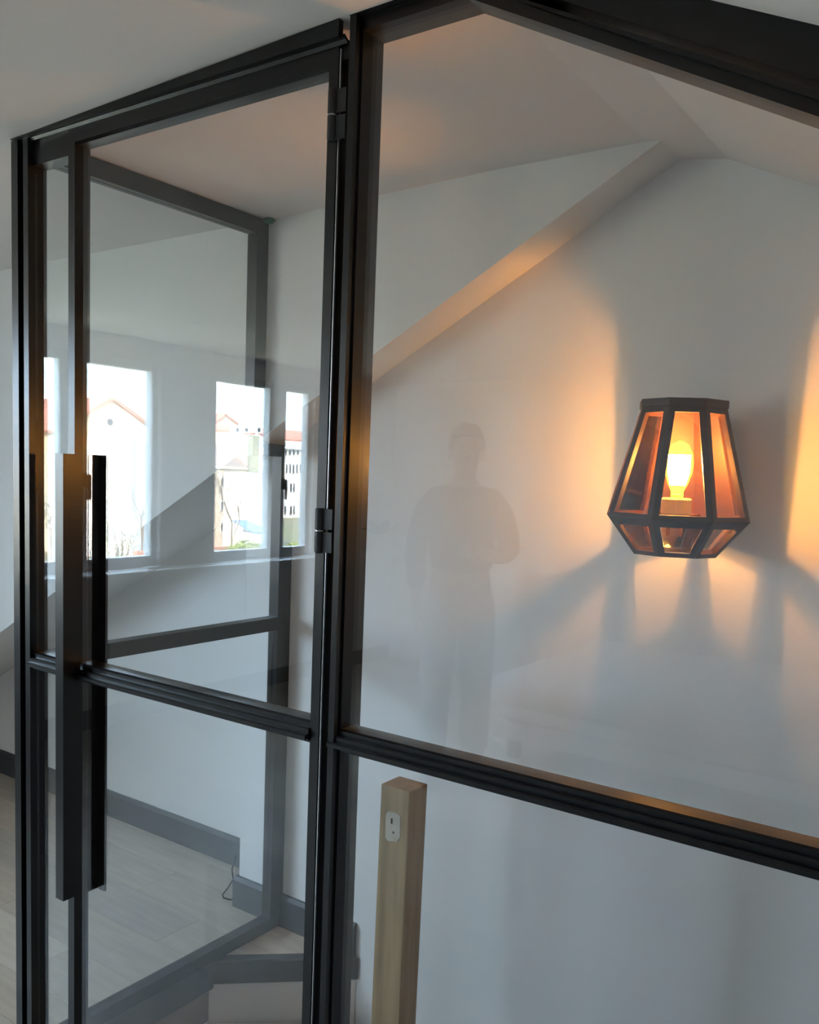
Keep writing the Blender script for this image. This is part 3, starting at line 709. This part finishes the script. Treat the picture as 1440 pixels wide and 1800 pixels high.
# long white school with red roof
X6 = -140
ws = tb('long_white_building', (X6-6, mx(530, 850, X6).y, ground_z), 'long white building with red roof and rows of narrow windows')
facade('wall', rect(468, 786, 640, 975, X6), X6, 12, WHI, ws)
r = rect(466, 752, 640, 786, X6); prism('roof', [(X6+1, r[0], r[2]), (X6+1, r[1], r[2]), (X6-6, r[1], r[3]), (X6-6, r[0], r[3])], (0, 0, .4), RED, ws)
r = rect(466, 783.5, 640, 787.5, X6); box('eave', X6, X6+1.1, r[0], r[1], r[2], r[3], AC_, ws)
cells = []
for x_ in range(472, 556, 7): cells.append((x_, 790, x_+4, 801))
for x_ in range(472, 556, 6): cells.append((x_, 815, x_+2.6, 833))
for x_ in (474, 480, 493, 499, 509, 514.5, 529, 535.5, 548, 554): cells += [(x_, 848, x_+3.4, 866), (x_, 888, x_+3.4, 906), (x_, 922, x_+3.2, 929)]
windows(ws, X6, cells)
# low white house with blue roof
X7 = -80
lw = tb('low_white_house', (X7-3, mx(457, 900, X7).y, ground_z), 'low white house wall with a strip of blue roof in front')
facade('wall', rect(441, 832, 477, 975, X7-4), X7-4, 5, WHI, lw)
r = rect(446, 924, 474, 936, X7); prism('roof', [(X7, r[0], r[2]), (X7, r[1], r[2]), (X7-3.9, r[1], r[3]+.3), (X7-3.9, r[0], r[3]+.3)], (0, 0, .15), mat('blue_metal_roof', (.16, .26, .45), .5), lw)
prism('porch', [(X7-.2, r[0]+.1, ground_z), (X7-.2, r[1]-.1, ground_z), (X7-.2, r[1]-.1, r[2]), (X7-.2, r[0]+.1, r[2])], (-3.7, 0, 0), WHI, lw)
# red brick garden wall
r = rect(240, 966, 480, 985, -60)
gw = box('garden_wall', -60.4, -60, r[0], r[1], ground_z, mx(300, 966, -60).z, mat('red_brick', (.40, .20, .14), .9), None); tag(gw, 'low red brick garden wall in front of the shrubs', 'wall')
# shrubs and trees
def foliage(name, c, R, m, n, s, label, cat, trunk=True):
    e = empty(name, (c.x, c.y, ground_z), label, cat)
    bm = bmesh.new()
    for i in range(n):
        d = Vector((random.gauss(0, 1), random.gauss(0, 1), random.gauss(0, 1))).normalized()*random.uniform(.55, 1)
        p = c+Vector((d.x*R[0], d.y*R[1], d.z*R[2])); q = Vector((random.uniform(-1, 1), random.uniform(-1, 1), random.uniform(-1, 1))).normalized(); t = q.orthogonal().normalized(); u = q.cross(t)
        ss = s*random.uniform(.6, 1.3); bm.faces.new([bm.verts.new(p+t*ss), bm.verts.new(p+u*ss*.6), bm.verts.new(p-t*ss), bm.verts.new(p-u*ss*.6)])
    link('foliage', bm, m, e, kind='stuff')
    bm = bmesh.new()
    for k in range(3): atube(bm, [(c.x+.1*k, c.y, ground_z), (c.x+random.uniform(-.3, .3)*R[0], c.y+random.uniform(-.4, .4)*R[1], c.z-.3*R[2]), (c.x+random.uniform(-.5, .5)*R[0], c.y+random.uniform(-.7, .7)*R[1], c.z+.4*R[2])], [.22, .14, .04], 5)
    link('trunk', bm, BRK, e)
BRK = mat('bark', (.18, .14, .11), .9)
LG = mat('spring_leaves', (.22, .27, .07), .8); LW = mat('white_blossom', (.62, .60, .50), .8)
foliage('blossom_tree', mx(212, 945, -62), (1.8, 1.15, 2.2), LW, 1500, .10, 'white blossoming tree in front of the white annexe', 'tree')
foliage('shrub', mx(432, 968, -58), (1.6, 1.9, 1.0), LG, 1500, .12, 'light green rounded shrub before the stone house', 'shrub')
foliage('shrub', mx(528, 968, -58), (1.6, 1.6, .9), LG, 1500, .12, 'light green rounded shrub before the long white building', 'shrub')
foliage('blossom_tree', mx(95, 900, -62), (1.5, .8, 2.2), LW, 1000, .10, 'pale blossoming tree in front of the arcaded house', 'tree')
def bare_tree(base, h, label):
    e = empty('bare_tree', (base.x, base.y, ground_z), label, 'tree'); bm = bmesh.new()
    def grow(p, d, L, r_, lev):
        q = p+d*L; atube(bm, [p, (p+q)/2+Vector((random.uniform(-.05, .05)*L,)*3), q], [r_, r_*.85, r_*.65], 4)
        if lev:
            for k in range(3): grow(q if k else (p+q)/2, (d+Vector((random.uniform(-.7, .7), random.uniform(-.8, .8), random.uniform(-.1, .5)))).normalized(), L*random.uniform(.55, .75), r_*.6, lev-1)
    grow(Vector((base.x, base.y, ground_z)), Vector((0, 0, 1)), h*.42, .16, 4)
    link('branches', bm, BRK, e)
bare_tree(mx(408, 900, -75), 11.5, 'leafless tree standing before the stone house')
bare_tree(mx(250, 930, -70), 8.5, 'leafless tree beside the angled white wing')
